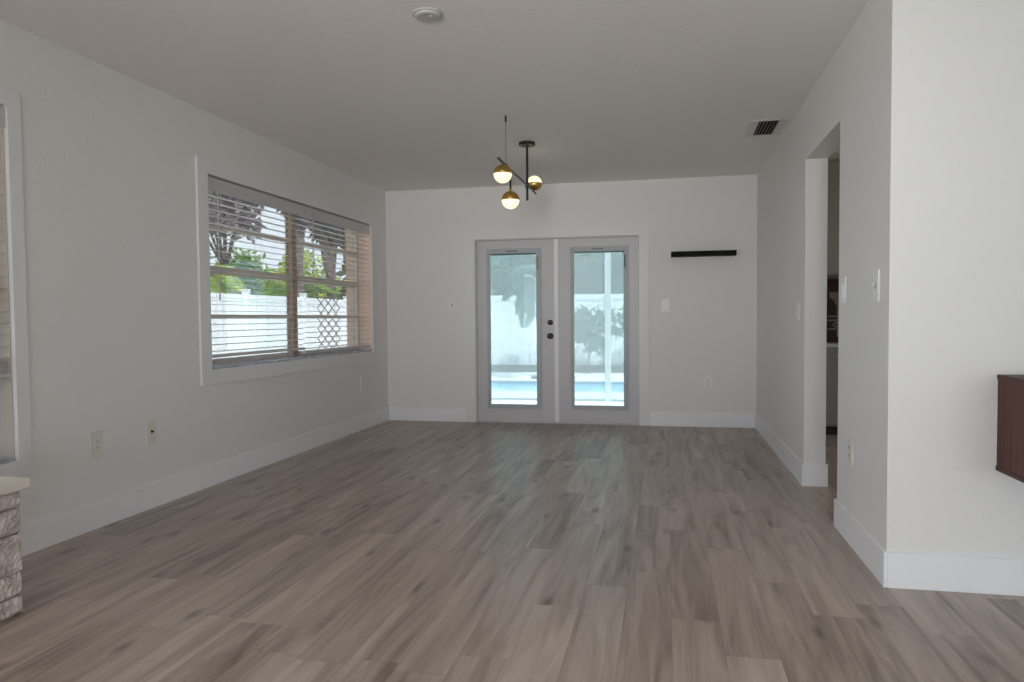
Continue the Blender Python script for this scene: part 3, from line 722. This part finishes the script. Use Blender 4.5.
# ------------------------------------------------------------------ plants
def leaf_quad(bm, p, d, nrm, ln, wd):
    d = d.normalized(); s = d.cross(nrm)
    if s.length < 1e-4: s = Vector((1, 0, 0))
    s.normalize(); n2 = s.cross(d)
    v = [bm.verts.new(p), bm.verts.new(p+d*ln*.45+s*wd*.5+n2*wd*.12), bm.verts.new(p+d*ln-n2*ln*.12), bm.verts.new(p+d*ln*.45-s*wd*.5+n2*wd*.12)]
    bm.faces.new((v[0], v[1], v[2])); bm.faces.new((v[0], v[2], v[3]))
def rvec(r): 
    while True:
        v = Vector((r.uniform(-1, 1), r.uniform(-1, 1), r.uniform(-1, 1)))
        if .05 < v.length < 1: return v.normalized()
def bush(name, loc, radii, n, ln, wd, mleaf, label, cat, seed, zc=None, clusters=14, trunk=.07, group=None, mbark=None):
    """shrub or tree: woody stems and a clustered leafy crown"""
    r = random.Random(seed); zc = radii[2] if zc is None else zc
    root = empty(name, loc); tag(root, label, cat, 'garden trees and shrubs')
    cl = []
    for i in range(clusters):
        v = rvec(r)*r.uniform(.35, .85); cl.append((Vector((v.x*radii[0], v.y*radii[1], zc+v.z*radii[2])), r.uniform(.28, .5)))
    bm = bmesh.new()
    for i in range(n):
        c, k = cl[r.randrange(clusters)]
        v = rvec(r)*(r.random()**.45)*k
        p = c+Vector((v.x*radii[0], v.y*radii[1], v.z*radii[2]))
        d = rvec(r)+Vector((v.x, v.y, .1)); leaf_quad(bm, p, d, rvec(r), ln*r.uniform(.6, 1.2), wd*r.uniform(.7, 1.2))
    new_obj('foliage', bm, mleaf, root)
    bm = bmesh.new()
    path_tube(bm, [(0, 0, -.05), (.02, .01, zc*.35), (0, .03, zc*.8)], [trunk, trunk*.8, trunk*.55], 10)
    for c, k in cl[:8]:
        a = Vector((0, .02, min(zc*.55, c.z*.7))); path_tube(bm, [a, a.lerp(c, .5)+Vector((0, 0, .05)), c], [trunk*.5, trunk*.35, trunk*.15], 6)
    new_obj('trunk' if trunk > .06 else 'stems', bm, mbark or MBARK, root)
    return root
def palm(name, loc, hgt, nf, fl, mleaf, label, seed, trunk=.13, lean=(0, 0), group=None, droop=1.0, mbark=None, lw=.05, azs=(0, 2*PI)):
    r = random.Random(seed); root = empty(name, loc); tag(root, label, 'palm', 'garden palms')
    bm = bmesh.new(); k = 9
    pts = [(lean[0]*(i/k)**2, lean[1]*(i/k)**2, hgt*i/k-.05) for i in range(k+1)]
    path_tube(bm, pts, [trunk*(1.15-.35*i/k) for i in range(k+1)], 14); new_obj('trunk', bm, mbark or MBARKP, root, smooth=True)
    top = Vector(pts[-1])
    for i in range(nf):
        az = azs[0]+(azs[1]-azs[0])*i/nf+r.uniform(-.25, .25); el = r.uniform(-.1, 1.15); L_ = fl*r.uniform(.8, 1.1)
        bm = bmesh.new(); N = 26; P = []
        d = Vector((math.cos(az)*math.cos(el), math.sin(az)*math.cos(el), math.sin(el))); p = top.copy()
        for s in range(N+1):
            P.append(p.copy()); d = (d+Vector((0, 0, -.075*droop))).normalized(); p = p+d*L_/N
        path_tube(bm, P[::2], [.016*(1-.8*j/len(P[::2])) for j in range(len(P[::2]))], 5)
        for s in range(4, N):
            t = (P[min(s+1, N)]-P[s-1]).normalized(); side = t.cross(Vector((0, 0, 1)))
            if side.length < .05: side = Vector((1, 0, 0))
            side.normalize(); un = side.cross(t)
            ll = fl*.30*math.sin(PI*(.12+.86*s/N))+.05
            for sg in (-1, 1): leaf_quad(bm, P[s], side*sg+t*.55-un*.15-Vector((0, 0, .25)), un, ll*r.uniform(.85, 1.1), lw)
        new_obj('frond', bm, mleaf, root)
    return root

TB = 'trees beyond the side fence'
# side yard, seen through the wide window
bush('burgundy_tree', (-12.6, 19.4, GZ), (1.1, 2.0, 1.3), 3000, .26, .13, MLP, 'burgundy leaved tree beyond the side fence, at upper left of the wide window', 'tree', 11, zc=5.0, clusters=22, trunk=.10)
palm('palm_tree', (-9.7, 14.2, GZ), 2.3, 22, 1.25, MLY, 'bright lime green palm rising behind the side fence, left in the wide window', 21, droop=1.2)
palm('palm_tree', (-9.7, 17.9, GZ), 1.9, 20, 1.7, MLG, 'mid green palm behind the side fence, beside the window mullion', 22, droop=1.2)
bush('hedge_shrub', (-14.0, 18.2, GZ), (1.2, 2.6, 2.3), 5500, .28, .13, MLG, 'leafy green shrub behind the lime palm', 'shrub', 31, zc=2.7, clusters=30)
bush('hedge_shrub', (-14.2, 22.6, GZ), (1.2, 1.9, 1.8), 4000, .28, .13, MLG, 'leafy green shrub behind the mid green palm', 'shrub', 32, zc=2.0, clusters=24)
bush('hedge_shrub', (-12.4, 24.4, GZ), (1.3, 2.6, 1.9), 3600, .28, .13, MLY, 'yellow green shrub between the dark trunks in the right window bay', 'shrub', 33, zc=2.0, clusters=20)
bush('hedge_shrub', (-8.9, 11.6, GZ), (.7, .8, .7), 1500, .2, .10, MLD, 'dark shrub at the left edge of the wide window view', 'shrub', 34, zc=1.45)
bush('burgundy_tree', (-8.9, 18.6, GZ), (.8, 1.4, .85), 3000, .26, .14, MLP, 'burgundy tree with thick dark trunk, behind the lattice', 'tree', 12, zc=4.1, trunk=.20)
bush('burgundy_tree', (-9.0, 20.1, GZ), (.8, 1.2, .8), 2200, .26, .14, MLP, 'burgundy tree with slimmer trunk, nearest the pink wall', 'tree', 13, zc=4.4, trunk=.15)
bush('burgundy_tree', (-8.9, 16.85, GZ), (.7, .8, .7), 1700, .24, .13, MLP, 'burgundy tree whose trunk stands beside the window mullion', 'tree', 14, zc=4.3, trunk=.14)

# lattice screen in the side yard
root = empty('garden_lattice', (-5.02, 10.40, GZ), math.radians(-19.4)); tag(root, 'black diamond lattice standing in front of the white side fence', 'lattice')
lw, lh, q = .46, 1.66, .155
bm = bmesh.new()
def bar(a, b): tube(bm, (a[0], 0, a[1]), (b[0], 0, b[1]), .0075, n=6)
import itertools
for sg in (1, -1):
    c = -lw-.001
    t0 = -lw/2
    k = -int(lw/q)-2
    while k*q < lh+lw:
        # line z = sg*x + k*q clipped to the panel
        pts = []
        for x in (-lw/2, lw/2):
            z = sg*x+k*q
            pts.append((x, z))
        (x0, z0), (x1, z1) = pts
        def clip(x, z, xo, zo):
            if z < .05: return (xo+(x-xo)*(.05-zo)/(z-zo), .05) if z != zo else None
            if z > lh: return (xo+(x-xo)*(lh-zo)/(z-zo), lh)
            return (x, z)
        if not (max(z0, z1) <= .06 or min(z0, z1) >= lh-.01):
            bar(clip(x0, z0, x1, z1), clip(x1, z1, x0, z0))
        k += 1
new_obj('lattice_grid', bm, MTREL, root)
for sx in (-.1, .1):
    bm = bmesh.new(); tube(bm, (sx, .015, -.1), (sx, .015, .2), .010, n=8); new_obj('ground_stake', bm, MTREL, root)
bush('garden_shrub', (-5.2, 12.1, GZ), (.35, .35, .38), 500, .14, .07, MLB, 'small grey green shrub at the foot of the lattice', 'shrub', 41, trunk=.02)
# pink outer pier beside the window
struct(new_obj('wall_pier', bx(-3.46, XL-WT, 7.62, 7.86, GZ, H+.12), MPINK), 'pink stucco pier outside the right end of the wide window', 'wall')
# small tan shed just beyond the side fence
root = empty('garden_shed', (-12.2, 17.9, GZ)); tag(root, 'small tan shed with brown roof just beyond the side fence', 'shed')
new_obj('walls', bx(-.9, .8, -.75, .6, 0, 2.05), MTAN, root)
bm = bmesh.new(); v = [bm.verts.new(c) for c in ((-1.05, -.9, 2.05), (.95, -.9, 2.05), (.95, .75, 2.05), (-1.05, .75, 2.05), (-.05, -.9, 2.5), (-.05, .75, 2.5))]
for q_ in ((0, 1, 4), (1, 2, 5, 4), (2, 3, 5), (3, 0, 4, 5), (3, 2, 1, 0)): bm.faces.new([v[i] for i in q_])
new_obj('roof', bm, MROOF, root)
new_obj('door', bx(.8, .83, -.45, .35, .05, 1.85), MROOF, root)

# behind the pool: fronds and shrubs in front of the fence, trees beyond it
pb = palm('palm_tree', (-2.38, 15.7, GZ), 2.2, 12, 1.45, MLB, 'palm hanging its fronds before the rear fence, in the left door leaf', 23, droop=1.35, lw=.075, azs=(1.9, 4.5))
bm = bmesh.new(); lathe(bm, [(.16, .03), (.42, .03), (.45, .05), (.48, .03), (.48, -.05), (.16, -.05), (.16, .03)], 28)
new_obj('tree_ring', bm, MMULCH, pb)
bush('garden_shrub', (-1.75, 16.95, GZ), (.62, .35, .50), 300, .30, .16, MLB, 'large leaved shrub before the rear fence, seen in the right door leaf', 'shrub', 42, zc=1.0, clusters=10, trunk=.03)
bush('garden_shrub', (-.70, 17.0, GZ), (.40, .30, .55), 180, .22, .12, MLB, 'sparse leaved shrub right of the cage post', 'shrub', 43, zc=1.05, clusters=8, trunk=.025)
k = 0
for x, y, rx, zc, m_, lab in ((-7.6, 20.2, 1.9, 2.3, MLD, 'dark tree beyond the rear fence, behind the fence corner'),
                          (-4.9, 19.9, 1.8, 2.4, MLB, 'blue green tree beyond the rear fence, in the left door leaf'),
                          (-2.9, 20.5, 1.8, 2.5, MLD, 'dark tree beyond the rear fence, hidden behind the door centre'),
                          (-1.2, 20.0, 1.7, 2.4, MLB, 'blue green tree beyond the rear fence, in the right door leaf'),
                          (1.2, 20.3, 1.9, 2.4, MLD, 'dark tree beyond the rear fence, behind the end wall')):
    bush('leafy_tree', (x, y, GZ), (rx, 1.0, 1.9), 3600, .34, .19, m_, lab, 'tree', 50+k, zc=zc, clusters=26, trunk=.12); k += 1
